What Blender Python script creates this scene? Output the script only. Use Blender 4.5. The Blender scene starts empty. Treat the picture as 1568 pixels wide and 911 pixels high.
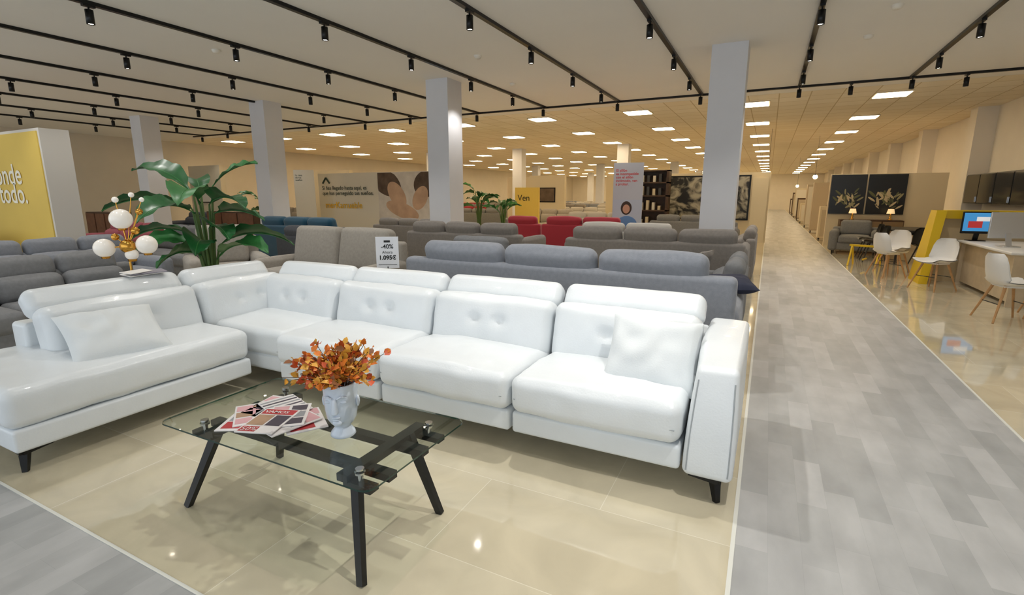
import bpy, math, random
from mathutils import Vector, Matrix, Euler, noise
random.seed(7)
D=bpy.data; S=bpy.context.scene
def lin(h):
    h=h.lstrip('#'); o=[]
    for i in (0,2,4):
        c=int(h[i:i+2],16)/255
        o.append(c/12.92 if c<=.04045 else ((c+.055)/1.055)**2.4)
    return (*o,1)
MATS={}
def mat(name,c,rough=.6,metal=0,var=.0,vs=8,bump=0,bs=60,emit=None,es=0,trans=0,coat=0,sheen=0):
    if name in MATS: return MATS[name]
    m=D.materials.new(name); m.use_nodes=True; nt=m.node_tree; b=nt.nodes['Principled BSDF']
    c=lin(c) if isinstance(c,str) else c
    b.inputs['Base Color'].default_value=c; b.inputs['Roughness'].default_value=rough; b.inputs['Metallic'].default_value=metal
    b.inputs['Transmission Weight'].default_value=trans; b.inputs['Coat Weight'].default_value=coat
    b.inputs['Sheen Weight'].default_value=sheen
    if emit: 
        b.inputs['Emission Color'].default_value=lin(emit); b.inputs['Emission Strength'].default_value=es
    if var or bump:
        g=nt.nodes.new('ShaderNodeNewGeometry')
    if var:
        n=nt.nodes.new('ShaderNodeTexNoise'); n.inputs['Scale'].default_value=vs; n.inputs['Detail'].default_value=5
        nt.links.new(g.outputs['Position'],n.inputs['Vector'])
        r=nt.nodes.new('ShaderNodeMapRange'); r.inputs[1].default_value=.3; r.inputs[2].default_value=.7
        r.inputs[3].default_value=1-var; r.inputs[4].default_value=1+var
        nt.links.new(n.outputs['Fac'],r.inputs[0])
        x=nt.nodes.new('ShaderNodeVectorMath'); x.operation='SCALE'; x.inputs[0].default_value=c[:3]
        nt.links.new(r.outputs[0],x.inputs['Scale']); nt.links.new(x.outputs[0],b.inputs['Base Color'])
    if bump:
        n=nt.nodes.new('ShaderNodeTexNoise'); n.inputs['Scale'].default_value=bs; n.inputs['Detail'].default_value=3
        nt.links.new(g.outputs['Position'],n.inputs['Vector'])
        bp=nt.nodes.new('ShaderNodeBump'); bp.inputs['Strength'].default_value=bump; bp.inputs['Distance'].default_value=.004
        nt.links.new(n.outputs['Fac'],bp.inputs['Height']); nt.links.new(bp.outputs[0],b.inputs['Normal'])
    MATS[name]=m; return m

class B:
    def __init__(s): s.v=[];s.f=[];s.mi=[];s.sm=[];s.mats=[];s.M=Matrix.Identity(4)
    def add(s,vs,fs,m,smooth=True,M=None):
        if m not in s.mats: s.mats.append(m)
        i=s.mats.index(m); o=len(s.v); T=s.M@M if M is not None else s.M
        s.v+= [tuple(T@Vector(p)) for p in vs]
        for f in fs: s.f.append(tuple(a+o for a in f)); s.mi.append(i); s.sm.append(smooth)
    def box(s,c,sz,m,rot=(0,0,0)):
        h=[a/2 for a in sz]
        vs=[(x*h[0],y*h[1],z*h[2]) for x in(-1,1) for y in(-1,1) for z in(-1,1)]
        fs=[(0,1,3,2),(4,6,7,5),(0,4,5,1),(2,3,7,6),(0,2,6,4),(1,5,7,3)]
        s.add(vs,fs,m,False,Matrix.Translation(c)@Euler(rot).to_matrix().to_4x4())
    def bx(s,a,b,m):
        s.box([(a[i]+b[i])/2 for i in range(3)],[abs(b[i]-a[i]) for i in range(3)],m)
    def cush(s,c,sz,m,r=.05,puff=(0,0,0),rot=(0,0,0),mm=4,k=3,deform=None,wr=0):
        h=[a/2 for a in sz]; r=min(r,min(h)*.98)
        ax=[]
        for i in range(3):
            a=[-(h[i]-r)-r*math.tan(math.pi/4*(1-j/k)) for j in range(k+1)]
            q=h[i]-r
            mid=[-q+2*q*j/mm for j in range(1,mm)]
            ax.append(a+mid+[-t for t in reversed(a)])
        key={};vs=[];fs=[]
        def vid(p):
            kk=tuple(round(t,5) for t in p)
            if kk in key: return key[kk]
            q=Vector([max(-(h[i]-r),min(h[i]-r,p[i])) for i in range(3)])
            d=Vector(p)-q; L=d.length
            w=q+d*(r/L) if L>1e-9 else Vector(p)
            n=[p[i]/h[i] for i in range(3)]
            for i in range(3):
                if puff[i]:
                    j=(i+1)%3;l=(i+2)%3
                    w[i]+=puff[i]*(1 if n[i]>0 else -1)*min(1,abs(n[i]))**2*(1-n[j]**2)*(1-n[l]**2)
            if deform: w=Vector(deform(w))
            key[kk]=len(vs); vs.append(w); return key[kk]
        for i in range(3):
            j=(i+1)%3;l=(i+2)%3
            for sg in(-1,1):
                for a in range(len(ax[j])-1):
                    for b in range(len(ax[l])-1):
                        q=[]
                        for (da,db) in((0,0),(1,0),(1,1),(0,1)):
                            p=[0,0,0];p[i]=sg*h[i];p[j]=ax[j][a+da];p[l]=ax[l][b+db]; q.append(vid(p))
                        fs.append(tuple(q) if sg>0 else tuple(reversed(q)))
        M=Matrix.Translation(c)@Euler(rot).to_matrix().to_4x4()
        if wr:
            o=Vector((c[0]*3,c[1]*3,c[2]*3))
            vs=[v+Vector((0,0,1))*noise.noise(v*5+o)*wr+v.normalized()*noise.noise(v*11+o)*wr*.5 for v in vs]
        s.add(vs,fs,m,True,M)
    def rod(s,p1,p2,r1,r2,m,n=12,cap=True):
        p1=Vector(p1);p2=Vector(p2);d=(p2-p1).normalized();u=d.orthogonal().normalized();w=d.cross(u)
        vs=[];fs=[]
        for p,r in((p1,r1),(p2,r2)):
            for i in range(n):
                a=2*math.pi*i/n; vs.append(p+(u*math.cos(a)+w*math.sin(a))*r)
        for i in range(n): fs.append((i,(i+1)%n,n+(i+1)%n,n+i))
        s.add(vs,fs,m,True)
        if cap:
            s.add(vs[:n],[tuple(reversed(range(n)))],m,False); s.add(vs[n:],[tuple(range(n))],m,False)
    def tube(s,pts,r,m,n=8):
        for i in range(len(pts)-1):
            ra=r[i] if isinstance(r,(list,tuple)) else r; rb=r[i+1] if isinstance(r,(list,tuple)) else r
            s.rod(pts[i],pts[i+1],ra,rb,m,n)
    def bar(s,p1,p2,w,t,m,w2=None,t2=None,up=(0,0,1)):
        p1=Vector(p1);p2=Vector(p2);d=(p2-p1).normalized();u=d.cross(Vector(up))
        if u.length<.01: u=Vector((1,0,0))
        u.normalize();q=u.cross(d); w2=w2 or w;t2=t2 or t
        vs=[]
        for p,a,b in((p1,w,t),(p2,w2,t2)):
            for x,y in((-1,-1),(1,-1),(1,1),(-1,1)): vs.append(p+u*x*a/2+q*y*b/2)
        s.add(vs,[(3,2,1,0),(4,5,6,7),(0,1,5,4),(1,2,6,5),(2,3,7,6),(3,0,4,7)],m,False)
    def lathe(s,c,prof,m,n=28):
        vs=[];fs=[]
        for r,z in prof:
            for i in range(n):
                a=2*math.pi*i/n; vs.append((c[0]+r*math.cos(a),c[1]+r*math.sin(a),c[2]+z))
        for j in range(len(prof)-1):
            for i in range(n):
                fs.append((j*n+i,j*n+(i+1)%n,(j+1)*n+(i+1)%n,(j+1)*n+i))
        s.add(vs,fs,m,True)
    def ball(s,c,r,m,n=16,sc=(1,1,1),rot=(0,0,0)):
        prof=[(max(1e-4,math.sin(math.pi*i/n)),-math.cos(math.pi*i/n)) for i in range(n+1)]
        vs=[];fs=[];k=n+4
        for rr,z in prof:
            for i in range(k):
                a=2*math.pi*i/k; vs.append((rr*math.cos(a)*r*sc[0],rr*math.sin(a)*r*sc[1],z*r*sc[2]))
        for j in range(n):
            for i in range(k): fs.append((j*k+i,j*k+(i+1)%k,(j+1)*k+(i+1)%k,(j+1)*k+i))
        s.add(vs,fs,m,True,Matrix.Translation(c)@Euler(rot).to_matrix().to_4x4())
    def pillow(s,c,w,hh,t,m,rot,n=18):
        vs=[];fs=[]
        for sg in(1,-1):
            o=len(vs)
            for i in range(n+1):
                for j in range(n+1):
                    u=-1+2*i/n;v=-1+2*j/n
                    x=w/2*u*(1-.07*(1-v*v)); y=hh/2*v*(1-.07*(1-u*u))
                    e=max(0,(1-u*u)*(1-v*v))**.42
                    z=sg*t/2*e
                    nn=noise.noise(Vector((x*9,y*9,sg+c[0]*5)))*.03*e+abs(noise.noise(Vector((x*16+3,y*5,sg))))*.016*e
                    vs.append((x,y,z+nn))
            for i in range(n):
                for j in range(n):
                    a=o+i*(n+1)+j; q=(a,a+n+1,a+n+2,a+1)
                    fs.append(q if sg>0 else tuple(reversed(q)))
        s.add(vs,fs,m,True,Matrix.Translation(c)@Euler(rot).to_matrix().to_4x4())
    def text(s,t,size,M,m,align='LEFT',bold=0):
        cu=D.curves.new('t','FONT');cu.body=t;cu.size=size;cu.align_x=align;cu.offset=bold;cu.space_line=.95
        ob=D.objects.new('t',cu);S.collection.objects.link(ob)
        dg=bpy.context.evaluated_depsgraph_get();me=ob.evaluated_get(dg).to_mesh()
        vs=[v.co.copy() for v in me.vertices];fs=[tuple(p.vertices) for p in me.polygons]
        s.add(vs,fs,m,False,M)
        ob.evaluated_get(dg).to_mesh_clear();D.objects.remove(ob);D.curves.remove(cu)
    def done(s,name,loc=(0,0,0),rz=0,rot=None):
        me=D.meshes.new(name);me.from_pydata(s.v,[],s.f)
        for m in s.mats: me.materials.append(m)
        me.polygons.foreach_set('material_index',s.mi);me.polygons.foreach_set('use_smooth',s.sm);me.update()
        ob=D.objects.new(name,me);ob.location=loc;ob.rotation_euler=rot or (0,0,rz);S.collection.objects.link(ob);return ob
def dup(ob,loc,rz=0):
    o=D.objects.new(ob.name.split('.')[0],ob.data);o.location=loc;o.rotation_euler=(0,0,rz);S.collection.objects.link(o);return o
def TX(loc,rot): return Matrix.Translation(loc)@Euler(rot).to_matrix().to_4x4()
HP=math.pi/2
H=3.6
OBS=[]
# ---------- materials
white_lea=mat('white_leather','#e2e7ea',.33,var=.015,bump=.25,bs=90,coat=.08)
white_fab=mat('white_fabric','#dce1e3',.7,bump=.3,bs=120)
black_w=mat('black_wood','#141516',.4)
black_m=mat('black_metal','#101112',.35,metal=.3)
chrome=mat('chrome','#d8d8d8',.15,metal=1)
gold=mat('brass','#d8a24a',.2,metal=1)
plaster=mat('wall_plaster','#e8e1d5',.9,var=.02,vs=2)
colm=mat('column_paint','#dadbe0',.8,var=.015,vs=3)
def ceil_tile():
    m=D.materials.new('ceiling_tiles');m.use_nodes=True;nt=m.node_tree;b=nt.nodes['Principled BSDF'];b.inputs['Roughness'].default_value=.9
    g=nt.nodes.new('ShaderNodeNewGeometry');t=nt.nodes.new('ShaderNodeTexBrick')
    t.offset=0;t.inputs['Scale'].default_value=1;t.inputs['Brick Width'].default_value=.6;t.inputs['Row Height'].default_value=.6;t.inputs['Mortar Size'].default_value=.012
    t.inputs['Color1'].default_value=lin('#f0e6d2');t.inputs['Color2'].default_value=lin('#eadec6');t.inputs['Mortar'].default_value=lin('#c8b692')
    nt.links.new(g.outputs['Position'],t.inputs['Vector']);nt.links.new(t.outputs['Color'],b.inputs['Base Color']);return m
def tile_floor():
    m=D.materials.new('polished_tiles');m.use_nodes=True;nt=m.node_tree;b=nt.nodes['Principled BSDF'];b.inputs['Roughness'].default_value=.07;b.inputs['Coat Weight'].default_value=.6;b.inputs['Coat Roughness'].default_value=.03
    g=nt.nodes.new('ShaderNodeNewGeometry')
    ad=nt.nodes.new('ShaderNodeVectorMath');ad.inputs[1].default_value=(.6,-.35,0);nt.links.new(g.outputs['Position'],ad.inputs[0])
    t=nt.nodes.new('ShaderNodeTexBrick')
    t.offset=0.5;t.inputs['Scale'].default_value=1;t.inputs['Brick Width'].default_value=1.2;t.inputs['Row Height'].default_value=.6;t.inputs['Mortar Size'].default_value=.0016;t.inputs['Mortar Smooth'].default_value=0
    t.inputs['Color1'].default_value=lin('#d2c8ae');t.inputs['Color2'].default_value=lin('#c9bea3');t.inputs['Mortar'].default_value=lin('#e2dbc8')
    n=nt.nodes.new('ShaderNodeTexNoise');n.inputs['Scale'].default_value=2.2;n.inputs['Detail'].default_value=8;n.inputs['Distortion'].default_value=1.2
    nt.links.new(g.outputs['Position'],n.inputs['Vector'])
    r=nt.nodes.new('ShaderNodeMapRange');r.inputs[1].default_value=.3;r.inputs[2].default_value=.7;r.inputs[3].default_value=.87;r.inputs[4].default_value=1.08;nt.links.new(n.outputs['Fac'],r.inputs[0])
    x=nt.nodes.new('ShaderNodeVectorMath');x.operation='SCALE';nt.links.new(t.outputs['Color'],x.inputs[0]);nt.links.new(r.outputs[0],x.inputs['Scale'])
    nt.links.new(ad.outputs[0],t.inputs['Vector']);nt.links.new(x.outputs[0],b.inputs['Base Color']);return m
def plank_floor():
    m=D.materials.new('grey_vinyl_planks');m.use_nodes=True;nt=m.node_tree;b=nt.nodes['Principled BSDF'];b.inputs['Roughness'].default_value=.42
    g=nt.nodes.new('ShaderNodeNewGeometry');sp=nt.nodes.new('ShaderNodeSeparateXYZ');co=nt.nodes.new('ShaderNodeCombineXYZ')
    nt.links.new(g.outputs['Position'],sp.inputs[0]);nt.links.new(sp.outputs[1],co.inputs[0]);nt.links.new(sp.outputs[0],co.inputs[1])
    def brick(w,h,c1,c2,off,mo):
        t=nt.nodes.new('ShaderNodeTexBrick');t.offset=off;t.inputs['Scale'].default_value=1;t.inputs['Brick Width'].default_value=w;t.inputs['Row Height'].default_value=h
        t.inputs['Mortar Size'].default_value=mo;t.inputs['Mortar Smooth'].default_value=.3
        t.inputs['Color1'].default_value=lin(c1);t.inputs['Color2'].default_value=lin(c2);t.inputs['Mortar'].default_value=lin('#929391');nt.links.new(co.outputs[0],t.inputs['Vector']);return t
    t=brick(.47,.13,'#aeaead','#999a99',.37,.0004)
    mp=nt.nodes.new('ShaderNodeMapping');mp.inputs['Scale'].default_value=(1.5,3,1);nt.links.new(co.outputs[0],mp.inputs[0])
    n=nt.nodes.new('ShaderNodeTexNoise');n.inputs['Scale'].default_value=2.2;n.inputs['Detail'].default_value=7;nt.links.new(mp.outputs[0],n.inputs['Vector'])
    r=nt.nodes.new('ShaderNodeMapRange');r.inputs[1].default_value=.3;r.inputs[2].default_value=.7;r.inputs[3].default_value=.88;r.inputs[4].default_value=1.12;nt.links.new(n.outputs['Fac'],r.inputs[0])
    x=nt.nodes.new('ShaderNodeVectorMath');x.operation='SCALE';nt.links.new(t.outputs['Color'],x.inputs[0]);nt.links.new(r.outputs[0],x.inputs['Scale'])
    nt.links.new(x.outputs[0],b.inputs['Base Color']);return m
TF=tile_floor();PF=plank_floor();CT=ceil_tile()
ceilp=mat('ceiling_plaster','#ebe8e2',.95,var=.01,vs=1)
XL,XR,YB=-21.7,4.75,60
def slab(name,a,b,m):
    k=B();k.bx(a,b,m);return k.done(name)
# ---------- room
slab('floor',(XL,.95,-.1),(0,YB,0),TF)
slab('floor_aisle',(0,-4,-.1),(1.55,YB,0),PF)
slab('floor_entrance',(XL,-4,-.1),(0,.95,0),PF)
slab('floor_side',(1.55,-4,-.1),(XR,YB,0),TF)
trimm=mat('floor_trim','#d8d8d0',.4)
slab('trim_1',(-.016,.95,0),(.002,YB,.003),trimm)
slab('trim_2',(1.541,-4,0),(1.559,YB,.003),trimm)
slab('trim_3',(XL,.94,0),(0,.953,.003),trimm)
slab('ceiling',(XL,-4,H),(XR,12.6,H+.1),ceilp)
slab('ceiling_tiled',(XL,12.6,H),(XR,YB,H+.1),CT)
slab('wall_left',(XL-.2,-4,0),(XL,YB,H),mat('wall_left_paint','#d2cabb',.9,var=.02,vs=2))
slab('wall_right',(XR,-4,0),(XR+.2,YB,H),plaster)
slab('wall_back',(XL,YB,0),(XR,YB+.2,H),plaster)
for y in (11.5,16.6,21.6,26.6,31.6,36.6,41.6,46.6,51.6):
    k=B();k.bx((XR-.4,y,0),(XR,y+.5,H),plaster);k.done('wall_pilaster')
for y in (8.45,22,35,48):
    for x in (-.68,-5.68,-10.65,-15.55):
        if y>10 and x>-2: continue
        OBS.append((x-.3,x+.3,y-.3,y+.3))
        k=B();k.bx((x-.24,y-.24,0),(x+.24,y+.24,H),colm);k.bx((x-.25,y-.25,0),(x+.25,y+.25,.08),colm);k.done('column')
# ---------- ceiling panels
pm=mat('led_panel','#ffffff',.5,emit='#ffe5ba',es=22)
fr=mat('panel_frame','#d8ccb4',.6)
k=B()
y=13.7
while y<58:
    for i in range(9):
        x=2.13-2.68*i
        if i==1: x=-.5
        k.box((x,y,H-.012),(.66,.66,.024),fr); k.box((x,y,H-.022),(.6,.6,.022),pm)
    y+=3.6
k.done('ceiling_light_panels')
# ---------- tracks and spots
lens=mat('spot_lens','#ffffff',.3,emit='#fff3dc',es=25)
tx=[2.1,.34,-1.47,-3.25,-5.05,-6.93,-8.8,-10.7,-12.6,-14.5,-16.4,-18.3]
ys=[1.5,3.2,4.95,6.65,8.4,10.1,11.75]
k=B()
for x in tx: k.bx((x-.03,-1,H-.04),(x+.03,11.95,H),black_m)
k.bx((-19,11.9,H-.04),(4.3,11.96,H),black_m)
k.done('ceiling_track_rail')
spot=None
for i,x in enumerate(tx):
    for j,y in enumerate(ys):
        yy=y+(.45 if i%2 else 0)-(.3 if i>4 else 0)
        if i==1: yy=y+.35
        if i==2: yy=y
        if yy>11.8: yy=11.8
        if spot is None:
            k=B();k.box((0,0,-.05),(.05,.12,.025),black_m);k.rod((0,0,-.055),(0,0,-.1),.01,.01,black_m,8)
            k.lathe((0,0,-.24),[(.032,0),(.04,0),(.04,.15),(.001,.15)],black_m,16);k.rod((0,0,-.23),(0,0,-.225),.032,.032,lens,16)
            spot=k.done('track_spotlight',(x,yy,H))
        else: dup(spot,(x,yy,H))
        e=48 if x>-9 else 26
        if (i,j) in((1,0),(2,1)): e=150
        if (i,j) in((2,0),(3,0),(3,1),(1,1),(0,0),(0,1)): e=28
        l=D.lights.new('spot_lamp','SPOT');l.energy=e;l.color=(1,.965,.915);l.spot_size=math.radians(110);l.spot_blend=.7;l.shadow_soft_size=.03
        o=D.objects.new('spot_lamp',l);o.location=(x,yy,H-.25);S.collection.objects.link(o)
for x in (1.2,2.9,3.7): dup(spot,(x,11.93,H))
k=B();wp=mat('white_plastic','#e8e4da',.5)
for (x,y) in((-4.2,7.2),(-4.6,9.2),(-2.3,4.3),(1.1,7.5),(1.0,8.7),(-7.5,5.2),(-.9,10.6)):
    k.lathe((x,y,H-.045),[(.001,0),(.04,0),(.06,.03),(.06,.045)],wp,16)
k.done('smoke_detector')
# ---------- white sectional
k=B()
def tuft(cols,zc=.02,dep=.035,side=-1):
    def f(p):
        if p.y*side>0:
            g=sum(math.exp(-((p.x-c)**2+(p.z-zc)**2)/.0018) for c in cols)
            g2=sum(math.exp(-((p.x-c)**2)/.0004)*max(0,(1-abs(p.z-zc)/.16)) for c in cols)*.2
            p.y-=side*dep*(g+g2)
        return p
    return f
xs=[-.275,-1.24,-2.22,-3.2]
def seatdef(p):
    q=Vector((p.x,p.y,p.z-.02*max(0,p.y)/.3))
    if p.z>.04: q.z-=.008*math.exp(-((p.y+.26)/.012)**2)
    return q
seam=mat('seam_shadow','#a4aaae',.7)
for i in range(3):
    xa,xb=xs[i+1]+.01,xs[i]-.01;xc=(xa+xb)/2;w=xb-xa
    k.cush((xc,2.78,.378),(w,.74,.222),white_lea,.06,(0,.012,.03),mm=20,k=4,wr=.011,deform=seatdef)
    k.cush((xc,2.865,.2),(w,.84,.13),white_lea,.02,(0,.004,0),mm=4)
    k.cush((xc,3.14,.58),(w,.22,.4),white_lea,.07,(0,.035,.01),rot=(math.radians(-14),0,0),mm=24,k=4,deform=tuft([-.09,.11]),wr=.01)
    k.cush((xc,3.315,.78),(w-.008,.16,.2),white_lea,.065,(0,.012,.01),rot=(math.radians(-38),0,0),mm=10,k=4,wr=.006)
    k.tube([(xa+.03,2.412,.36),(xb-.03,2.412,.36)],.003,seam,6)
k.cush((-2.42,3.4,.39),(4.3,.2,.53),white_lea,.03,mm=4)
def sst(a,b,x):
    t=max(0,min(1,(x-a)/(b-a)));return t*t*(3-2*t)
def armdef(p):
    t=(p.z+.285)/.57; fy=1-sst(-.555,.1,p.y); tt=max(0,t)
    return Vector((p.x*(1-.18*tt*tt*fy)+.012*tt*fy, p.y+.085*tt*tt*fy, p.z-.02*fy*tt))
AC=Vector((-.155,2.975,.415))
k.cush(AC,(.235,1.11,.57),white_lea,.035,(.01,.006,.012),mm=14,k=4,deform=armdef,wr=.004)
# sewn seams outlining the arm front
for sx in(-1,1):
    pts=[]
    for z in (-.25,-.12,0,.12,.22):
        q=armdef(Vector((sx*.096,-.556,z)));pts.append(AC+q)
    k.tube(pts,.0035,seam,6)
k.cush((-3.78,2.94,.365),(1.15,.86,.22),white_lea,.06,(0,0,.025),mm=8,k=4,wr=.01)
k.cush((-3.8,2.95,.2),(1.15,.84,.14),white_lea,.03)
k.cush((-3.66,3.14,.58),(.88,.22,.4),white_lea,.07,(0,.035,.01),rot=(math.radians(-14),0,0),mm=20,k=4,deform=tuft([-.1,.1]),wr=.008)
k.cush((-3.66,3.315,.78),(.92,.16,.2),white_lea,.065,(0,.012,.01),rot=(math.radians(-38),0,0),mm=8,k=4)
# chaise
k.cush((-4.01,1.72,.375),(1.06,1.43,.23),white_lea,.06,(.008,.01,.025),mm=16,k=4,wr=.013)
k.cush((-4.01,1.725,.195),(1.05,1.41,.13),white_lea,.02)
for ya,yb,co in((1.44,2.45,[-.12,.12]),(2.46,3.27,[-.1,.1])):
    yc=(ya+yb)/2;w=yb-ya-.01
    k.M=TX((-4.15,yc,.58),(0,0,HP))
    k.cush((0,0,0),(w,.22,.4),white_lea,.07,(0,.035,.01),rot=(math.radians(-14),0,0),mm=22,k=4,deform=tuft(co),wr=.008)
    k.M=TX((-4.34,yc,.78),(0,0,HP))
    k.cush((0,0,0),(w,.16,.2),white_lea,.065,(0,.012,.01),rot=(math.radians(-38),0,0),mm=8,k=4)
k.M=Matrix.Identity(4)
k.cush((-4.46,2.47,.39),(.2,2.06,.53),white_lea,.03)
def leg(x,y,sx,sy):
    k.bar((x,y,0),(x-sx*.02,y-sy*.02,.13),.025,.025,black_m,.045,.045)
    k.bar((x,y,.115),(x-sx*.14,y,.125),.03,.03,black_m,.02,.02)
    k.bar((x,y,.115),(x,y-sy*.14,.125),.03,.03,black_m,.02,.02)
for a in((-.1,2.47,1,-1),(-.1,3.45,1,1),(-3.54,1.06,1,-1),(-4.48,1.06,-1,-1),(-4.48,3.4,-1,1),(-2.22,3.4,1,1),(-4.48,2.3,-1,1)): leg(*a)
k.done('sectional_sofa')
def pill(loc,w,h,t,xa,ya,m=white_fab):
    xa=Vector(xa).normalized();ya=Vector(ya);ya=(ya-xa*ya.dot(xa)).normalized();za=xa.cross(ya)
    k=B();k.pillow((0,0,0),w,h,t,m,(0,0,0),24);o=k.done('throw_pillow')
    o.matrix_world=Matrix((( xa.x,ya.x,za.x,loc[0]),(xa.y,ya.y,za.y,loc[1]),(xa.z,ya.z,za.z,loc[2]),(0,0,0,1)));return o
pill((-3.80,1.70,.605),.54,.48,.16,(.2,1,.0),(-.85,-.0,.5))
pill((-.515,2.79,.625),.5,.44,.15,(1,.08,-.06),(.12,.55,.75))
pap=mat('paper_white','#e9e6e2',.6)
k=B();k.box((0,0,.0),(.12,.26,.006),pap,(0,.1,.1));k.box((.03,.02,.012),(.11,.24,.006),mat('paper_grey','#8e8a94',.6),(0,.12,-.12));k.box((.02,-.05,.022),(.1,.2,.005),pap,(0,.1,.3));k.done('brochure_stack',(-4.36,2.2,.895))
# ---------- coffee table
k=B();zb=.375
glass=D.materials.new('clear_glass');glass.use_nodes=True;nt=glass.node_tree;nt.nodes.clear()
o=nt.nodes.new('ShaderNodeOutputMaterial');mx=nt.nodes.new('ShaderNodeMixShader');tr=nt.nodes.new('ShaderNodeBsdfTransparent');gl=nt.nodes.new('ShaderNodeBsdfGlossy')
lwt=nt.nodes.new('ShaderNodeLayerWeight');lwt.inputs['Blend'].default_value=.5;pw_=nt.nodes.new('ShaderNodeMath');pw_.operation='POWER';pw_.inputs[1].default_value=5
ma=nt.nodes.new('ShaderNodeMath');ma.operation='MULTIPLY_ADD';ma.inputs[1].default_value=.9;ma.inputs[2].default_value=.04
nt.links.new(lwt.outputs['Facing'],pw_.inputs[0]);nt.links.new(pw_.outputs[0],ma.inputs[0])
gl.inputs['Roughness'].default_value=.01;tr.inputs['Color'].default_value=(.9,.94,.92,1)
nt.links.new(ma.outputs[0],mx.inputs[0]);nt.links.new(tr.outputs[0],mx.inputs[1]);nt.links.new(gl.outputs[0],mx.inputs[2]);nt.links.new(mx.outputs[0],o.inputs[0])
ge=mat('glass_edge','#1d4038',.1,trans=.3)
gx0,gx1,gy0,gy1=-2.52,-1.21,1.24,1.92;gz=.428
cx,cy=(gx0+gx1)/2,(gy0+gy1)/2;hw,hh=(gx1-gx0)/2,(gy1-gy0)/2
out=[];R=.05
for sx,sy,a0 in((1,1,0),(-1,1,90),(-1,-1,180),(1,-1,270)):
    for i in range(6):
        a=math.radians(a0+18*i);out.append((cx+sx*(hw-R)+R*math.cos(a),cy+sy*(hh-R)+R*math.sin(a)))
n=len(out);vs=[(x,y,gz) for x,y in out]+[(x,y,gz+.008) for x,y in out]
k.add(vs,[tuple(reversed(range(n))),tuple(range(n,2*n))],glass,False)
k.add(vs,[(i,(i+1)%n,n+(i+1)%n,n+i) for i in range(n)],ge,False)
for y in(1.45,1.67): k.box((-1.84,y,zb),(1.14,.05,.032),black_w)
for x in(-2.26,-1.42): k.box((x,1.58,zb+.02),(.055,.52,.032),black_w)
for (tx_,ty),(fx,fy) in(((-2.28,1.39),(-2.42,1.27)),((-1.41,1.39),(-1.29,1.26)),((-2.28,1.73),(-2.42,1.8)),((-1.41,1.73),(-1.28,1.78))):
    k.bar((tx_,ty,zb+.03),(fx,fy,0),.045,.032,black_w,.032,.026,up=(0,1,0))
for x in(-2.33,-1.35):
    for y in(1.35,1.81):
        k.rod((x,y,zb+.0),(x,y,gz),.011,.011,chrome,12);k.rod((x,y,gz-.008),(x,y,gz),.022,.022,chrome,20);k.rod((x,y,gz+.008),(x,y,gz+.015),.018,.018,chrome,20)
        k.box((x,y,zb-.005),(.14,.05,.025),black_w)
k.done('coffee_table')
gt=gz+.0085
# vase
k=B();vm=mat('glazed_ceramic','#d0dae6',.25,coat=.4)
k.lathe((0,0,0),[(.001,0),(.05,0),(.056,.006),(.052,.02),(.036,.04),(.034,.05),(.05,.065),(.064,.09),(.07,.13),(.073,.18),(.074,.225),(.078,.25),(.078,.254),(.07,.254),(.066,.2),(.06,.12),(.001,.1)],vm,40)
k.cush((0,-.078,.165),(.022,.034,.07),vm,.009,k=3,mm=2,deform=lambda p:Vector((p.x*(1-p.z*8),p.y*(1-p.z*7),p.z)))
k.ball((0,-.072,.112),.02,vm,10,(1,.45,.3));k.ball((0,-.071,.102),.018,vm,10,(.9,.5,.35))
k.ball((0,-.06,.082),.022,vm,10,(1,.5,.7))
for s_ in(-1,1):
    k.ball((s_*.032,-.064,.182),.017,vm,10,(1,.4,.5));k.tube([(s_*.012,-.078,.2),(s_*.03,-.074,.21),(s_*.048,-.06,.203)],.004,vm,8)
    k.ball((s_*.076,0,.165),.022,vm,10,(.35,.7,1.2))
k.done('face_vase',(-1.63,1.545,gt),rz=math.radians(25))
# autumn bouquet
k=B();lc=[mat('leaf_orange','#dd7a20',.5,sheen=.1),mat('leaf_amber','#dca23c',.5),mat('leaf_rust','#b3501e',.5),mat('leaf_brown','#7f4d24',.6),mat('leaf_red','#c8552c',.5)]
tw=mat('twig','#4a3018',.8)
def sleaf(p,d,L,m):
    d=d.normalized();u=d.cross(Vector((random.uniform(-1,1),random.uniform(-1,1),.6))).normalized();q=u.cross(d)
    vs=[p,p+d*L*.35+u*L*.34+q*L*.1,p+d*L*.7+u*L*.26+q*L*.06,p+d*L-q*L*.1,p+d*L*.7-u*L*.26+q*L*.06,p+d*L*.35-u*L*.34+q*L*.1,p+d*L*.4,p+d*L*.75]
    k.add(vs,[(0,1,6),(1,2,7,6),(2,3,7),(0,6,5),(6,7,4,5),(7,3,4)],m,True)
for i in range(60):
    a=random.uniform(0,2*math.pi);e=random.uniform(.3,1.5);L=random.uniform(.12,.2)
    d=Vector((math.cos(a)*math.cos(e),math.sin(a)*math.cos(e),math.sin(e)))
    p0=Vector((d.x*.03,d.y*.03,.2));p1=p0+Vector((d.x*.03,d.y*.03,.06));p2=p1+d*L*.6;p3=p1+d*L+Vector((0,0,-.015))
    k.tube([p0,p1,p2,p3],.0015,tw,5)
    for j in range(14):
        t=random.uniform(.05,1.05);p=p1.lerp(p3,t)+Vector([random.uniform(-.012,.012) for _ in range(3)])
        dd=d+Vector([random.uniform(-1.1,1.1) for _ in range(3)])
        sleaf(p,dd,random.uniform(.024,.045),random.choices(lc,[4.5,6,1.3,1.8,1.6])[0])
k.done('autumn_leaf_bouquet',(-1.63,1.545,gt))
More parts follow.
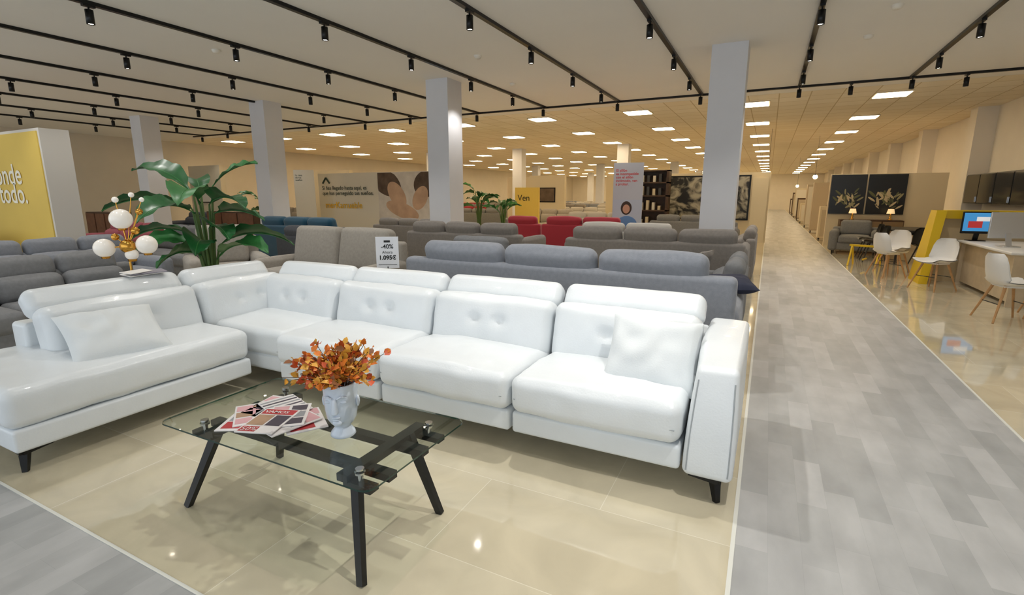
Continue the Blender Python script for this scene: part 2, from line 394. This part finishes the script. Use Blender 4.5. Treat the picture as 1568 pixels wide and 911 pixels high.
# magazines
k=B();mc=[mat('mag_white','#dedad8',.35),mat('mag_red','#b0383c',.35),mat('mag_pink','#d3a3a8',.35),mat('mag_dark','#4a4450',.35),mat('mag_tan','#a98a70',.35),mat('mag_grey','#94969a',.35)]
def mag(x,y,z,rz,w=.2,h=.28,th=.006,lay=0):
    k.M=TX((x,y,z),(0,0,rz))@Matrix.Diagonal((.9,.9,1,1))
    k.cush((0,0,th/2),(w,h,th),mc[0],.002,k=1,mm=3)
    zt=th+.0006
    def r(a,b,c,d,m): k.add([(a,b,zt),(c,b,zt),(c,d,zt),(a,d,zt)],[(0,1,2,3)],m,False)
    if lay==0:
        r(-.09,.07,.09,.13,mc[1]);r(-.09,-.06,.0,.06,mc[4]);r(.01,-.06,.09,.06,mc[3]);r(-.09,-.13,.0,-.075,mc[1])
        k.text('VAMOS',.04,TX((-.08,.085,zt+.0006),(0,0,0)),mc[0],bold=.0006);k.text('50%',.05,TX((-.085,-.12,zt+.0006),(0,0,0)),mc[0])
    elif lay==1:
        for q in range(3):
            for s_ in range(2): r(-.09+.095*s_,-.12+.085*q,-.01+.095*s_,-.05+.085*q,mc[(q*2+s_)%4+2])
    elif lay==2:
        for q in range(7): r(-.095,-.13+.038*q,.095,-.112+.038*q,mc[3 if q%2 else 5])
    elif lay==3:
        r(-.09,.05,.09,.13,mc[2]);r(-.08,-.12,.04,-.04,mc[1]);r(-.08,-.03,.08,.04,mc[5])
    k.M=Matrix.Identity(4)
dx,dy=.02,-.06
mag(-2.18+dx,1.51+dy,gt,.5,lay=3);mag(-2.19+dx,1.56+dy,gt+.006,.9,lay=1);mag(-2.12+dx,1.68+dy,gt+.012,1.25,lay=2);mag(-2.19+dx,1.65+dy,gt+.006,.2,lay=1)
mag(-1.92+dx,1.62+dy,gt,1.0,lay=3);mag(-2.0+dx,1.6+dy,gt+.018,.7,lay=1);mag(-2.02+dx,1.51+dy,gt+.024,.35,lay=0);mag(-1.95+dx,1.56+dy,gt+.012,-.2,lay=3)
k.done('magazine_pile')
# ---------- generic sofas
def sofa(name,loc,rz,w,m,n=3,d=.95,bh=.92,head=True,sh=.45,aw=.2,ah=.6,lod=1,pil=None):
    k=B();mm=6 if lod else 2;kk=3 if lod else 2
    k.cush((0,0,.2),(w,d-.06,.2),m,.03,k=2,mm=2)
    iw=(w-2*aw)/n
    for i in range(n):
        x=-w/2+aw+iw*(i+.5);L=d-.26
        k.cush((x,-d/2+L/2,sh-.08),(iw-.01,L,.19),m,.055,(0,.01,.03),k=kk,mm=mm)
        top=bh-(.2 if head else 0)
        k.cush((x,d/2-.22,(sh+top)/2+.01),(iw-.01,.22,top-sh+.06),m,.08,(0,.04,.01),rot=(math.radians(-12),0,0),k=kk,mm=mm)
        if head: k.cush((x,d/2-.1,bh-.1),(iw-.02,.17,.24),m,.075,(0,.015,.015),rot=(math.radians(-12),0,0),k=kk,mm=mm,wr=.008)
    k.cush((0,d/2-.07,(bh-.14+.1)/2),(w-.06,.16,bh-.24),m,.05,k=kk,mm=2)
    for s_ in(-1,1): k.cush((s_*(w/2-aw/2),-.02,(ah+.08)/2),(aw,d-.02,ah-.08),m,.07,(.01,0,.015),k=kk,mm=mm)
    for sx in(-1,1):
        for sy in(-1,1): k.rod((sx*(w/2-.1),sy*(d/2-.1),0),(sx*(w/2-.1),sy*(d/2-.1),.11),.015,.022,black_m,8)
    if pil:
        k.pillow((w/2-aw-.22,-.02,sh+.24),.45,.42,.16,pil,(1.15,0,.2))
        k.pillow((-w/2+aw+.22,-.02,sh+.24),.45,.42,.16,pil,(1.15,0,-.2))
    rr=abs(math.sin(rz))>.5
    hx,hy=(d/2,w/2) if rr else (w/2,d/2)
    OBS.append((loc[0]-hx,loc[0]+hx,loc[1]-hy,loc[1]+hy))
    return k.done(name,loc,rz)
fk=dict(var=.08,vs=30,bump=.4,bs=200)
f_blue=mat('fabric_bluegrey','#80848c',.9,sheen=.2,**fk)
f_taupe=mat('fabric_taupe','#807a74',.9,sheen=.1,**fk)
f_grey=mat('fabric_grey','#7b7c7e',.9,**fk)
f_dark=mat('fabric_dark','#4b4d52',.9,**fk)
f_beige=mat('fabric_beige','#a09a91',.9,**fk)
f_teal=mat('fabric_teal','#184a62',.9,sheen=.3)
f_red=mat('fabric_red','#951a29',.9,sheen=.3)
f_pink=mat('fabric_pink','#a85a64',.9)
f_navy=mat('fabric_navy','#20253a',.8)
f_white=mat('fabric_offwhite','#b8b4ad',.9)
PI=math.pi
sofa('sofa',(-1.67,4.45,0),PI,3.1,f_blue,3,bh=1.04,aw=.23,ah=.66)
sofa('sofa',(-1.4,7.35,0),PI,2.45,f_taupe,3,bh=1.04,aw=.12,ah=.85)
sofa('sofa',(-4.35,7.3,0),PI,2.2,f_taupe,3,bh=1.05,aw=.12,ah=.85)
sofa('sofa',(-5.5,5.2,0),0,2.1,f_beige,2,bh=1.0,head=False,aw=.14)
sofa('armchair',(-7.35,4.9,0),HP*.7,1.1,f_beige,1,bh=1.0,head=False)
sofa('sofa',(-8.9,7.9,0),PI,2.5,f_teal,3,bh=1.0,head=False)
sofa('sofa',(-3.5,10.7,0),PI,1.9,f_red,2,bh=1.02,aw=.12,ah=.8)
sofa('armchair',(-5.0,10.9,0),PI,1.0,f_red,1,bh=1.0,aw=.12)
sofa('sofa',(-6.4,2.3,0),HP,2.1,f_grey,3,bh=.86)
sofa('sofa',(-8.3,3.3,0),HP,2.2,f_blue,3,bh=.9)
sofa('sofa',(-9.7,5.6,0),0,2.4,f_grey,3,bh=.9)
sofa('sofa',(-13.2,6.3,0),0,2.4,f_pink,3,bh=.85,lod=0)
sofa('sofa',(-11,2.7,0),0,2.0,f_beige,2,bh=.9,pil=f_teal)
sofa('sofa',(-.62,5.75,0),-HP,1.5,f_grey,2,bh=.85,pil=f_taupe,d=.95)
sofa('sofa',(-.62,10.4,0),-HP,2.0,f_taupe,2,bh=.9,pil=f_taupe)
sofa('sofa',(-2.3,9.6,0),PI,1.9,f_white,2,bh=.98,aw=.12)
sofa('sofa',(-7.0,6.6,0),PI,1.6,f_dark,2,bh=.95)
sofa('sofa',(-3.6,5.8,0),0,1.3,f_grey,1,bh=.9)
sofa('sofa',(-11.8,10.3,0),PI,2.3,f_grey,3,bh=.88,lod=0)
sofa('sofa',(-8.0,10.6,0),PI,2.3,f_taupe,3,bh=.9,lod=0)
sofa('sofa',(-17.6,10.8,0),0,2.3,f_dark,3,bh=.88,lod=0)
pill((-.27,4.72,.735),.46,.42,.14,(1,.25,.05),(-.2,1,.1),f_navy)
OBS+= [(-15.6,-9,12.4,14.2),(-3.6,-2.5,11.9,12.7),(-3.9,-2.6,15.9,16.9),(-3.5,.2,17.7,18.5),(-9.3,-7.5,19.6,20.4),(-7.1,-5.1,23.6,24.4),(-5,-3.3,20.2,20.9),(-12.4,-10.1,23.6,24.4),(-18.1,-15.4,15.6,16.4),(-20.6,-18.5,12.2,12.9),(-8.1,-7.0,16.0,16.5),(-8.9,-7.3,14.1,15.4)]
cols=[f_grey,f_taupe,f_beige,f_blue,f_dark,f_white,f_taupe,f_red]
wts=[5,5,3,2,2,4,3,1]
proto={}
for r in range(0,10):
    for c in range(7):
        x=-1.9-2.75*c+random.uniform(-.15,.15);y=14.9+r*3.0+random.uniform(-.2,.2)
        if x<XL+1.4: continue
        q=(x-1.25,x+1.25,y-.55,y+.55)
        if any(q[0]<o[1] and q[1]>o[0] and q[2]<o[3] and q[3]>o[2] for o in OBS): continue
        OBS.append(q);ci=random.choices(range(8),wts)[0];rz=random.choice([0,PI])
        if ci in proto: dup(proto[ci],(x,y,0),rz)
        else: proto[ci]=sofa('sofa',(x,y,0),rz,2.3,cols[ci],3,bh=.95,lod=0)
# ---------- plants
lm=mat('banana_leaf','#1c5a2c',.35,var=.25,vs=6);lm2=mat('banana_leaf_light','#33743a',.4,var=.2,vs=6);st=mat('plant_stem','#4f6b34',.6)
pot=mat('plant_pot','#6e6a66',.6);soil=mat('soil','#2a1e15',1)
def plant(name,loc,leaves,pr=.2):
    k=B()
    k.lathe((0,0,0),[(.001,0),(pr*.75,0),(pr,.36),(pr*1.05,.38),(pr*.95,.38),(pr*.92,.33),(.001,.33)],pot,24);k.rod((0,0,.3),(0,0,.34),pr*.9,pr*.9,soil,20)
    for i,(az,hb,L,wd,el,dr) in enumerate(leaves):
        base=Vector((math.cos(az)*.04,math.sin(az)*.04,.33));top=Vector((math.cos(az)*.11,math.sin(az)*.11,hb))
        k.tube([base,base.lerp(top,.5)-Vector((math.cos(az),math.sin(az),0))*.02,top],[.024,.017,.01],st,8)
        N=16;pts=[];p=top.copy();e=el
        for j in range(N+1):
            pts.append(p.copy());p=p+Vector((math.cos(az)*math.cos(e),math.sin(az)*math.cos(e),math.sin(e)))*(L/N);e-=dr/N
        sd=Vector((-math.sin(az),math.cos(az),0));vs=[];fs=[];tl=random.uniform(-.6,.6)
        for j,q in enumerate(pts):
            t=j/N;ww=0.012 if t<.14 else wd*math.sin(math.pi*min(1,((t-.12)/.88)**.75))**.7+.002
            s2=(sd+Vector((0,0,tl))).normalized()
            for a in(-1,-.5,0,.5,1):
                rip=.014*math.sin(t*26+a*2)*abs(a)
                vs.append(q+s2*a*ww+Vector((0,0,abs(a)*ww*.4+rip)))
        for j in range(N):
            for a in range(4): b=j*5+a;fs.append((b,b+1,b+6,b+5))
        k.add(vs,fs,lm if i%4 else lm2,True);k.tube(pts,.006,lm2,5)
    return k.done(name,loc)
R0=math.radians(27)
L_=[(R0+.1,1.58,.58,.08,.9,.9),(R0+PI-.2,1.5,.85,.14,.9,1.2),(R0+PI+.35,1.35,.85,.15,.5,1.1),(R0-.5,1.4,.65,.17,.5,1.2),(R0-1.3,1.4,.75,.17,.8,1.7),(R0+2.2,1.5,.6,.13,.9,1.4),
 (R0-1.9,1.3,.7,.17,.6,1.5),(R0+.15,.95,.85,.15,.6,1.3),(R0-.35,.8,.8,.16,.75,1.3),(R0+PI+.1,1.05,.75,.13,.5,1.2),(R0-1.2,.95,.65,.16,.6,1.4),(R0-1.8,.85,.6,.15,.5,1.3),
 (R0+PI+.6,.95,.6,.14,.5,1.2),(R0-.75,1.15,.6,.16,.3,1.0),(R0-.1,1.3,.6,.14,.3,.9)]
plant('potted_banana_plant',(-5.5,3.47,0),L_,.2)
def rl(n,h0,h1): return [(2.4*i+random.uniform(-.3,.3),random.uniform(h0,h1),random.uniform(.45,.75),random.uniform(.09,.13),random.uniform(.4,1.1),1.3) for i in range(n)]
plant('potted_plant',(-8.6,14.7,0),rl(14,1.0,1.6));plant('potted_plant',(-15.3,11.7,0),rl(14,.9,1.5));plant('potted_plant',(-7.7,14.7,0),rl(10,.8,1.2))
random.seed(11)
# ---------- globe floor lamp
k=B();og=mat('opal_glass','#f0ebe2',.15,emit='#fff6ea',es=.12)
k.lathe((0,0,0),[(.001,0),(.15,0),(.15,.015),(.02,.03),(.001,.03)],gold,24);k.rod((0,0,.02),(0,0,1.05),.009,.009,gold,10)
k.ball((0,0,1.07),.06,gold,14)
rt=Vector((.71,.7,0)) 
for off,z,r,mm_ in((-.02,1.30,.084,og),(-.17,1.06,.078,og),(.14,1.08,.08,og),(.02,1.0,.05,og)):
    c=Vector((0,0,z))+rt*off;k.rod((0,0,1.07),c,.006,.006,gold,8);k.ball(c,r,mm_,18)
    k.lathe((c.x,c.y,c.z-r-.01),[(.001,0),(.03,0),(.035,.02)],gold,14)
for off,z,r in((.1,1.36,.028),(.06,1.5,.022),(-.06,1.46,.025),(.13,1.46,.02),(.05,1.2,.035),(-.1,1.15,.03)):
    c=Vector((0,.02,z))+rt*off;k.rod((0,0,1.07),c,.004,.004,gold,8);k.ball(c,r,og if z>1.4 else gold,12)
k.done('globe_floor_lamp',(-4.86,2.37,0))
# ---------- price sign
k=B();bk=mat('print_black','#1a1a1a',.6);pr=mat('print_grey','#d9dbe0',.5)
k.box((0,0,.01),(.22,.22,.02),black_m);k.rod((0,0,0),(0,0,.8),.008,.008,black_m,8);k.box((0,0,.94),(.22,.012,.31),pr)
k.text('-40%',.06,TX((0,-.008,.98),(HP,0,0)),bk,'CENTER',.001);k.text('Ahora',.04,TX((0,-.008,.93),(HP,0,0)),bk,'CENTER');k.text('1.095€',.058,TX((0,-.008,.87),(HP,0,0)),bk,'CENTER',.002)
k.box((0,-.008,1.05),(.06,.002,.02),bk);k.box((0,-.008,.82),(.18,.002,.004),bk)
k.done('price_sign',(-3.34,3.9,0),rz=.6)
# ---------- yellow partition
ye=mat('sign_yellow','#e0c05a',.6,var=.05,vs=1);wt=mat('sign_text_white','#f5f1e0',.6)
k=B();k.bx((-12.6,3.6,0),(-9.2,3.95,2.42),mat('partition_white','#d6d2cb',.8));k.bx((-12.5,3.585,.1),(-9.25,3.6,2.38),ye)
k.text('donde',.42,TX((-9.9,3.575,1.66),(HP,0,0)),wt,'RIGHT',.004);k.text('todo.',.42,TX((-9.82,3.575,1.38),(HP,0,0)),wt,'RIGHT',.004)
k.done('advertising_wall')
# ---------- slogan wall
cr=mat('sign_cream','#dad4c6',.7);ph2=mat('photo_dark','#5d4c40',.7,var=.4,vs=3);ph1=mat('photo_skin','#c0a086',.7,var=.15,vs=3);yl=mat('logo_yellow','#e0b01f',.6);dg=mat('print_green','#2f4038',.6)
k=B();k.bx((-14.7,13.6,0),(-9.6,13.8,2.25),cr)
k.text('Si has llegado hasta aquí, es\nque has perseguido tus sueños.',.19,TX((-14.5,13.58,1.68),(HP,0,0)),dg,bold=.002)
k.text('merKamueble',.31,TX((-14.4,13.58,1.04),(HP,0,0)),yl,bold=.004)
k.bar((-14.45,13.57,1.9),(-14.28,13.57,2.1),.02,.06,dg);k.bar((-14.28,13.57,2.1),(-14.11,13.57,1.9),.02,.06,dg)
k.bx((-11.9,13.58,.1),(-9.62,13.6,2.24),mat('photo_linen','#cfc8c0',.7,var=.1,vs=4))
def flat(pts,y,m): k.add([(a,y,b) for a,b in pts],[tuple(range(len(pts)))],m,False)
def blob(cx_,cz,rx,rz_,a,y,m):
    n=26;flat([(max(-11.9,min(-9.62,cx_+rx*math.cos(t)*math.cos(a)-rz_*math.sin(t)*math.sin(a))),max(.12,min(2.23,cz+rx*math.cos(t)*math.sin(a)+rz_*math.sin(t)*math.cos(a)))) for t in [2*PI*i/n for i in range(n)]],y,m)
blob(-11.6,1.95,.75,.42,-.5,13.578,ph2);blob(-11.1,1.5,.5,.3,-.9,13.576,ph1);blob(-10.9,1.0,.7,.25,-.3,13.577,ph1)
blob(-9.9,1.85,.5,.42,.3,13.5775,ph2);blob(-10.15,1.4,.42,.27,1.0,13.575,ph1)
k.done('slogan_wall')
def banner(name,loc,w,h,rz,bc,tc,lines,photo=True):
    k=B();k.box((0,0,h/2+.05),(w,.02,h),bc);k.box((0,0,.03),(w,.2,.06),mat('banner_base','#9a9a9a',.4,metal=.6))
    k.text(lines,w*.12,TX((-w*.42,-.012,h*.93),(HP,0,0)),tc,bold=.0015)
    if photo:
        sk=mat('photo_face','#b98d75',.7);hr=mat('photo_hair','#3a2a22',.7);cl=mat('photo_cloth','#5b7fae',.7)
        k.box((0,-.011,h*.38),(w*.98,.004,h*.5),mat('photo_bg','#aeb6c4',.7))
        k.ball((-.02,-.014,h*.54),.13,hr,14,(1,.02,1.25));k.ball((-.02,-.017,h*.53),.085,sk,14,(1,.02,1.25));k.ball((0,-.015,h*.36),.26,cl,14,(.95,.02,.8))
    return k.done(name,loc,rz)
bg=mat('banner_grey','#b3b6bd',.7);rt_=mat('banner_red','#c94a4a',.7)
banner('roll_up_banner',(-3.05,12.3,0),.7,2.2,.15,bg,rt_,'El sillón\nes incompatible\ncon el sillón\nincómodo, ven\na probar.')
banner('roll_up_banner',(-14.5,12.8,0),.7,2.3,.5,cr,dg,'La casa\nde tus\nsueños',False)
# ---------- partitions mid distance
pw=mat('partition_beige','#d0c4aa',.85)
for (x0,x1,y,z) in((-9.2,-7.6,20,2.3),(-7,-5.2,24,2.4),(-4.9,-3.4,20.5,2.3),(-12.3,-10.2,24,2.4),(-18,-15.5,16,2.5),(-20.5,-18.6,12.5,2.6)):
    k=B();k.bx((x0,y,0),(x1,y+.2,z),pw)
    c=(x0+x1)/2;k.bx((c-.4,y-.03,1.2),(c+.4,y,1.8),black_m);k.bx((c-.36,y-.035,1.24),(c+.36,y-.03,1.76),random.choice([ph1,ph2,cr]));k.done('partition_wall')
k=B();k.bx((-8.0,16.2,0),(-7.1,16.3,1.75),ye);k.text('Ven',.3,TX((-7.9,16.19,1.3),(HP,0,0)),bk);k.done('yellow_poster_stand')
k=B()
wd=mat('dark_wood','#4a3524',.5,var=.2,vs=6)
bX=-3.27
k.bx((bX-.5,16.2,0),(bX-.42,16.6,2.25),wd);k.bx((bX+.42,16.2,0),(bX+.5,16.6,2.25),wd);[k.bx((bX-.5,16.2,z),(bX+.5,16.6,z+.04),wd) for z in(.1,.55,1.0,1.45,1.85,2.21)];k.bx((bX-.5,16.56,0),(bX+.5,16.6,2.25),wd)
for z in (.59,1.04,1.49,1.89):
    for q in range(4): k.bx((bX-.35+q*.18,16.25,z),(bX-.27+q*.18,16.4,z+random.uniform(.12,.3)),random.choice([cr,pw,f_dark,f_white]))
k.done('bookcase')
def art_mat(name,a,b,sc,thr=.5):
    m=D.materials.new(name);m.use_nodes=True;nt=m.node_tree;bs=nt.nodes['Principled BSDF'];bs.inputs['Roughness'].default_value=.4
    g=nt.nodes.new('ShaderNodeNewGeometry');w=nt.nodes.new('ShaderNodeTexNoise');w.inputs['Scale'].default_value=sc;w.inputs['Detail'].default_value=8;w.inputs['Distortion'].default_value=2.5
    nt.links.new(g.outputs['Position'],w.inputs['Vector']);r=nt.nodes.new('ShaderNodeValToRGB');r.color_ramp.elements[0].position=thr-.04;r.color_ramp.elements[1].position=thr+.16
    r.color_ramp.elements[0].color=lin(a);r.color_ramp.elements[1].color=lin(b);nt.links.new(w.outputs['Fac'],r.inputs[0]);nt.links.new(r.outputs[0],bs.inputs['Base Color']);return m
am=art_mat('mono_artwork','#1e1f20','#a8a496',1.6,.48);bm=mat('botanical_black','#0d0e0c',.3)
k=B();k.bx((-3.3,18,0),(.0,18.2,2.2),pw);k.bx((-3.1,17.95,.7),(-.55,18,2.12),black_m);k.bx((-3.05,17.94,.75),(-.6,17.95,2.07),am);k.bx((-.5,17.97,.0),(-.05,18,2.05),mat('door_pale','#d6cbb2',.5));k.done('artwork_wall')
k=B();k.bx((1.6,18,0),(4.35,18.2,2.1),pw)
bl=[mat('botanical_leaf','#8d8a6a',.6),mat('botanical_leaf_dark','#565a40',.6),mat('botanical_flower','#b9ab8c',.6)]
for x0,x1 in((1.62,2.5),(2.54,3.45)):
    k.bx((x0,17.95,.95),(x1,18,2.08),bm)
    random.seed(int(x0*10))
    for q in range(30):
        bxx=random.uniform(x0+.15,x1-.15);bz=random.uniform(1.05,1.5);a=random.uniform(-1.1,1.1);L=random.uniform(.1,.28);cx_=bxx+math.sin(a)*L;cz=bz+math.cos(a)*L
        cx_=max(x0+.12,min(x1-.12,cx_));k.ball((cx_,17.948,cz),L*.55,random.choice(bl),8,(.25,.01,1),(0,a,0))
k.done('botanical_artwork_wall')
random.seed(3)
# ---------- right zone
wood=mat('light_wood','#b98d5c',.5,var=.15,vs=12);wpl=mat('white_plastic_shell','#e4e1db',.35)
def dchair(name,loc,rz,shell,legm):
    k=B();pr_=[(-.23,.45,.2),(-.19,.46,.215),(-.08,.445,.225),(.05,.44,.225),(.14,.455,.22),(.19,.52,.215),(.215,.6,.21),(.235,.7,.2),(.25,.78,.17),(.255,.82,.11)]
    vs=[];fs=[];N=10
    for y,z,w in pr_:
        for j in range(N+1):
            a=-1+2*j/N;lift=.05*abs(a)**3
            if z<.5: vs.append((a*w,y,z+lift))
            else: vs.append((a*w,y-lift*1.6,z))
    for i in range(len(pr_)-1):
        for j in range(N): b=i*(N+1)+j;fs.append((b,b+1,b+N+2,b+N+1))
    k.add(vs,fs,shell);k.add([Vector(v)+Vector((0,.008,-.012)) for v in vs],[tuple(reversed(f)) for f in fs],shell)
    for sx in(-1,1):
        for sy in(-1,1): k.rod((sx*.22,sy*.22,0),(sx*.11,sy*.1,.44),.011,.017,legm,10)
    for sy in(-1,1): k.rod((-.165,sy*.16,.22),(.165,sy*.16,.22),.006,.006,black_m,6)
    k.box((0,0,.43),(.26,.24,.02),shell)
    return k.done(name,loc,rz)
c0=dchair('dining_chair',(2.48,10.2,0),-.9,wpl,wood)
dup(c0,(2.3,12.25,0),-.6);dup(c0,(2.08,11.5,0),.5+HP);dup(c0,(2.68,8.0,0),HP+.2);dup(c0,(3.2,8.4,0),HP-.2)
def table(name,loc,sx,sy,z,top,legm,rz=0,panel=False):
    k=B();k.cush((0,0,z-.02),(sx,sy,.04),top,.012,k=2,mm=2)
    if panel:
        for s_ in(-1,1): k.box((0,s_*(sy/2-.05),(z-.04)/2),(sx-.1,.04,z-.04),legm)
        k.box((-sx/2+.12,0,z/2),(.03,sy-.12,z-.1),legm)
    else:
        for a in(-1,1):
            for b in(-1,1): k.bar((a*(sx/2-.06),b*(sy/2-.06),z-.04),(a*(sx/2-.04),b*(sy/2-.04),0),.05,.05,legm,.035,.035,up=(0,1,0))
        for b in(-1,1): k.box((0,b*(sy/2-.06),z-.07),(sx-.12,.02,.06),legm)
    return k.done(name,loc,rz)
lw=mat('pale_oak','#c7b597',.5,var=.08,vs=8)
table('office_desk',(3.5,10.05,0),1.1,2.2,.75,wpl,lw,0,True)
yb=mat('booth_yellow','#d9b50c',.45);bp=mat('booth_panel','#c9b48c',.6)
k=B()
k.bx((2.7,11.3,0),(4.33,11.42,1.18),bp);k.bx((2.6,11.22,1.1),(4.34,11.46,1.24),yb)
y0=10.75
vs=[(2.42,y0,0),(2.42,11.46,0),(2.6,11.46,1.24),(2.6,11.1,1.24),(2.54,y0,0),(2.54,11.46,0),(2.74,11.46,1.24),(2.74,11.1,1.24)]
k.add(vs,[(0,1,2,3),(7,6,5,4),(0,3,7,4),(1,5,6,2),(3,2,6,7),(0,4,5,1)],yb,False)
k.done('reception_booth')
sc=mat('screen_blue','#3c8fd0',.2,emit='#4fa0dd',es=.45);sr=mat('screen_red','#c03a3a',.2,emit='#d04040',es=.3);sw=mat('screen_white','#e8e8e8',.2,emit='#ffffff',es=.4)
def monitor(name,loc,rz,w,h,back):
    k=B();k.cush((0,0,.12+h/2),(w,.025,h),back,.01,k=2,mm=2);k.box((0,.03,.1),(.07,.02,.2),back,(.25,0,0));k.cush((0,.04,.006),(.22,.18,.012),back,.005,k=1,mm=2)
    z=.12+h/2;k.box((0,-.0135,z+.01),(w-.03,.002,h-.05),black_m);k.box((0,-.015,z+.01),(w-.04,.002,h-.06),sc)
    k.box((-w*.12,-.017,z-.03),(w*.4,.002,h*.3),sr);k.box((w*.1,-.018,z+.06),(w*.4,.002,h*.2),sw)
    return k.done(name,loc,rz)
alu=mat('aluminium','#c9cbce',.3,metal=.7)
monitor('computer_monitor',(3.14,10.95,.75),.15,.48,.36,black_m)
monitor('computer_monitor',(3.2,9.95,.75),PI+.3,.52,.38,alu)
k=B();cb=mat('cabinet_dark','#2d2a26',.35)
for i in range(4):
    y0=12.8+i*.93;k.bx((4.35,y0,1.3),(4.75,y0+.91,1.98),cb);k.bx((4.335,y0+.02,1.32),(4.35,y0+.89,1.96),mat('cabinet_glass','#3a3833',.1));k.box((4.325,y0+.08,1.4),(.015,.015,.12),chrome)
k.done('wall_cabinet')
k=B();wg=mat('counter_beige','#b8ab94',.5)
for i in range(4):
    y0=13.3+i*.8;k.bx((4.15,y0,.08),(4.72,y0+.78,.86),wg);k.box((4.14,y0+.4,.75),(.02,.2,.015),chrome)
k.bx((4.1,13.28,.86),(4.74,16.5,.9),mat('counter_top','#3a3632',.3));k.bx((4.2,13.3,0),(4.7,16.5,.08),black_m);k.done('kitchen_counter')
sofa('armchair',(2.1,15.9,0),-.15,1.1,f_grey,1,bh=.8,head=False)
dk=mat('dark_lacquer','#232322',.4)
table('dining_table',(3.0,14.3,0),.9,1.5,.75,dk,dk)
for (x,y,r) in((2.25,14.0,-HP),(2.25,14.7,-HP),(3.0,13.2,0),(3.75,14.3,HP)): dchair('dark_dining_chair',(x,y,0),r,dk,dk)
k=B()
for s_ in(-1,1):
    k.bar((s_*.02,-.25,.42),(s_*.2,-.25,0),.03,.03,yb);k.bar((s_*.02,.25,.42),(s_*.2,.25,0),.03,.03,yb)
k.box((0,0,.43),(.06,.6,.04),yb);k.box((0,0,.15),(.27,.03,.03),yb)
k.done('yellow_trestle',(1.95,13.0,0),rz=1.2)
k=B();k.bx((1.9,17.4,.1),(3.4,17.85,.8),wd);[k.bx((1.92+.5*i,17.38,.14),(2.38+.5*i,17.4,.76),mat('door_front','#8a7358',.5)) for i in range(3)];[k.rod((x,y,0),(x,y,.1),.02,.02,black_m) for x in(2,3.3) for y in(17.5,17.75)]
k.done('sideboard')
def tlamp(loc):
    k=B();sh=mat('lamp_shade','#f1dcb4',.8,emit='#ffd9a0',es=.6);k.lathe((0,0,0),[(.001,0),(.06,0),(.06,.02),(.02,.03),(.03,.1),(.015,.16),(.01,.2)],gold,18);k.lathe((0,0,.18),[(.1,0),(.07,.13)],sh,20);return k.done('table_lamp',loc)
tlamp((2.2,17.6,.8));tlamp((3.1,17.6,.8))
gw=mat('globe_glow','#fff2d8',.3,emit='#ffd08a',es=30)
for (x,y,z) in((-.1,19,2.2),(1.45,22,2.15),(-.5,30,2.0),(1.4,34,2.0)):
    k=B();k.rod((0,0,.08),(0,0,H-z),.004,.004,black_m,6);k.ball((0,0,0),.08,gw,12);k.lathe((0,0,.06),[(.05,0),(.03,.04),(.001,.05)],black_m,12);k.done('pendant_lamp',(x,y,z))
for i in range(8):
    y=20.5+4*i
    k=B();hgt=random.uniform(.8,2.1);k.bx((-.5,-.25,.06),(.5,.25,hgt),random.choice([wd,wg,pw]));k.box((0,-.26,hgt/2),(.9,.02,hgt-.2),random.choice([wg,cr]));k.box((0,-.275,hgt/2),(.02,.02,.2),chrome)
    for a in(-.45,.45): k.box((a,0,.03),(.04,.4,.06),black_m)
    k.done('display_cabinet',(2.1,y,0));
    dup(random.choice(list(proto.values())),(3.4,y+1.8,0),HP)
for x,y,w in((-14.6,10.2,2.2),(-17.6,8.2,1.6)):
    k=B();k.bx((-w/2,-.22,.12),(w/2,.22,1.0),wd)
    for i in range(3): k.bx((-w/2+.03+i*w/3,-.24,.16),(-w/2+w/3-.03+i*w/3,-.22,.96),mat('walnut_front','#6b4630',.5,var=.15,vs=9))
    for a in(-w/2+.1,w/2-.1): k.box((a,0,.06),(.05,.38,.12),black_m)
    k.done('sideboard',(x,y,0))
# ---------- world & camera
w=D.worlds.new('w');S.world=w;w.use_nodes=True;w.node_tree.nodes['Background'].inputs[0].default_value=(.86,.93,1,1);w.node_tree.nodes['Background'].inputs[1].default_value=1.45
cam=D.cameras.new('camera');co=D.objects.new('camera',cam);S.collection.objects.link(co);cam.sensor_width=36;cam.lens=770/1568*36;cam.clip_end=200
co.location=(0,0,1.5);co.rotation_euler=(math.radians(90-11.53),0,math.radians(26.63));S.camera=co
try: S.view_settings.view_transform='Standard'
except Exception: pass
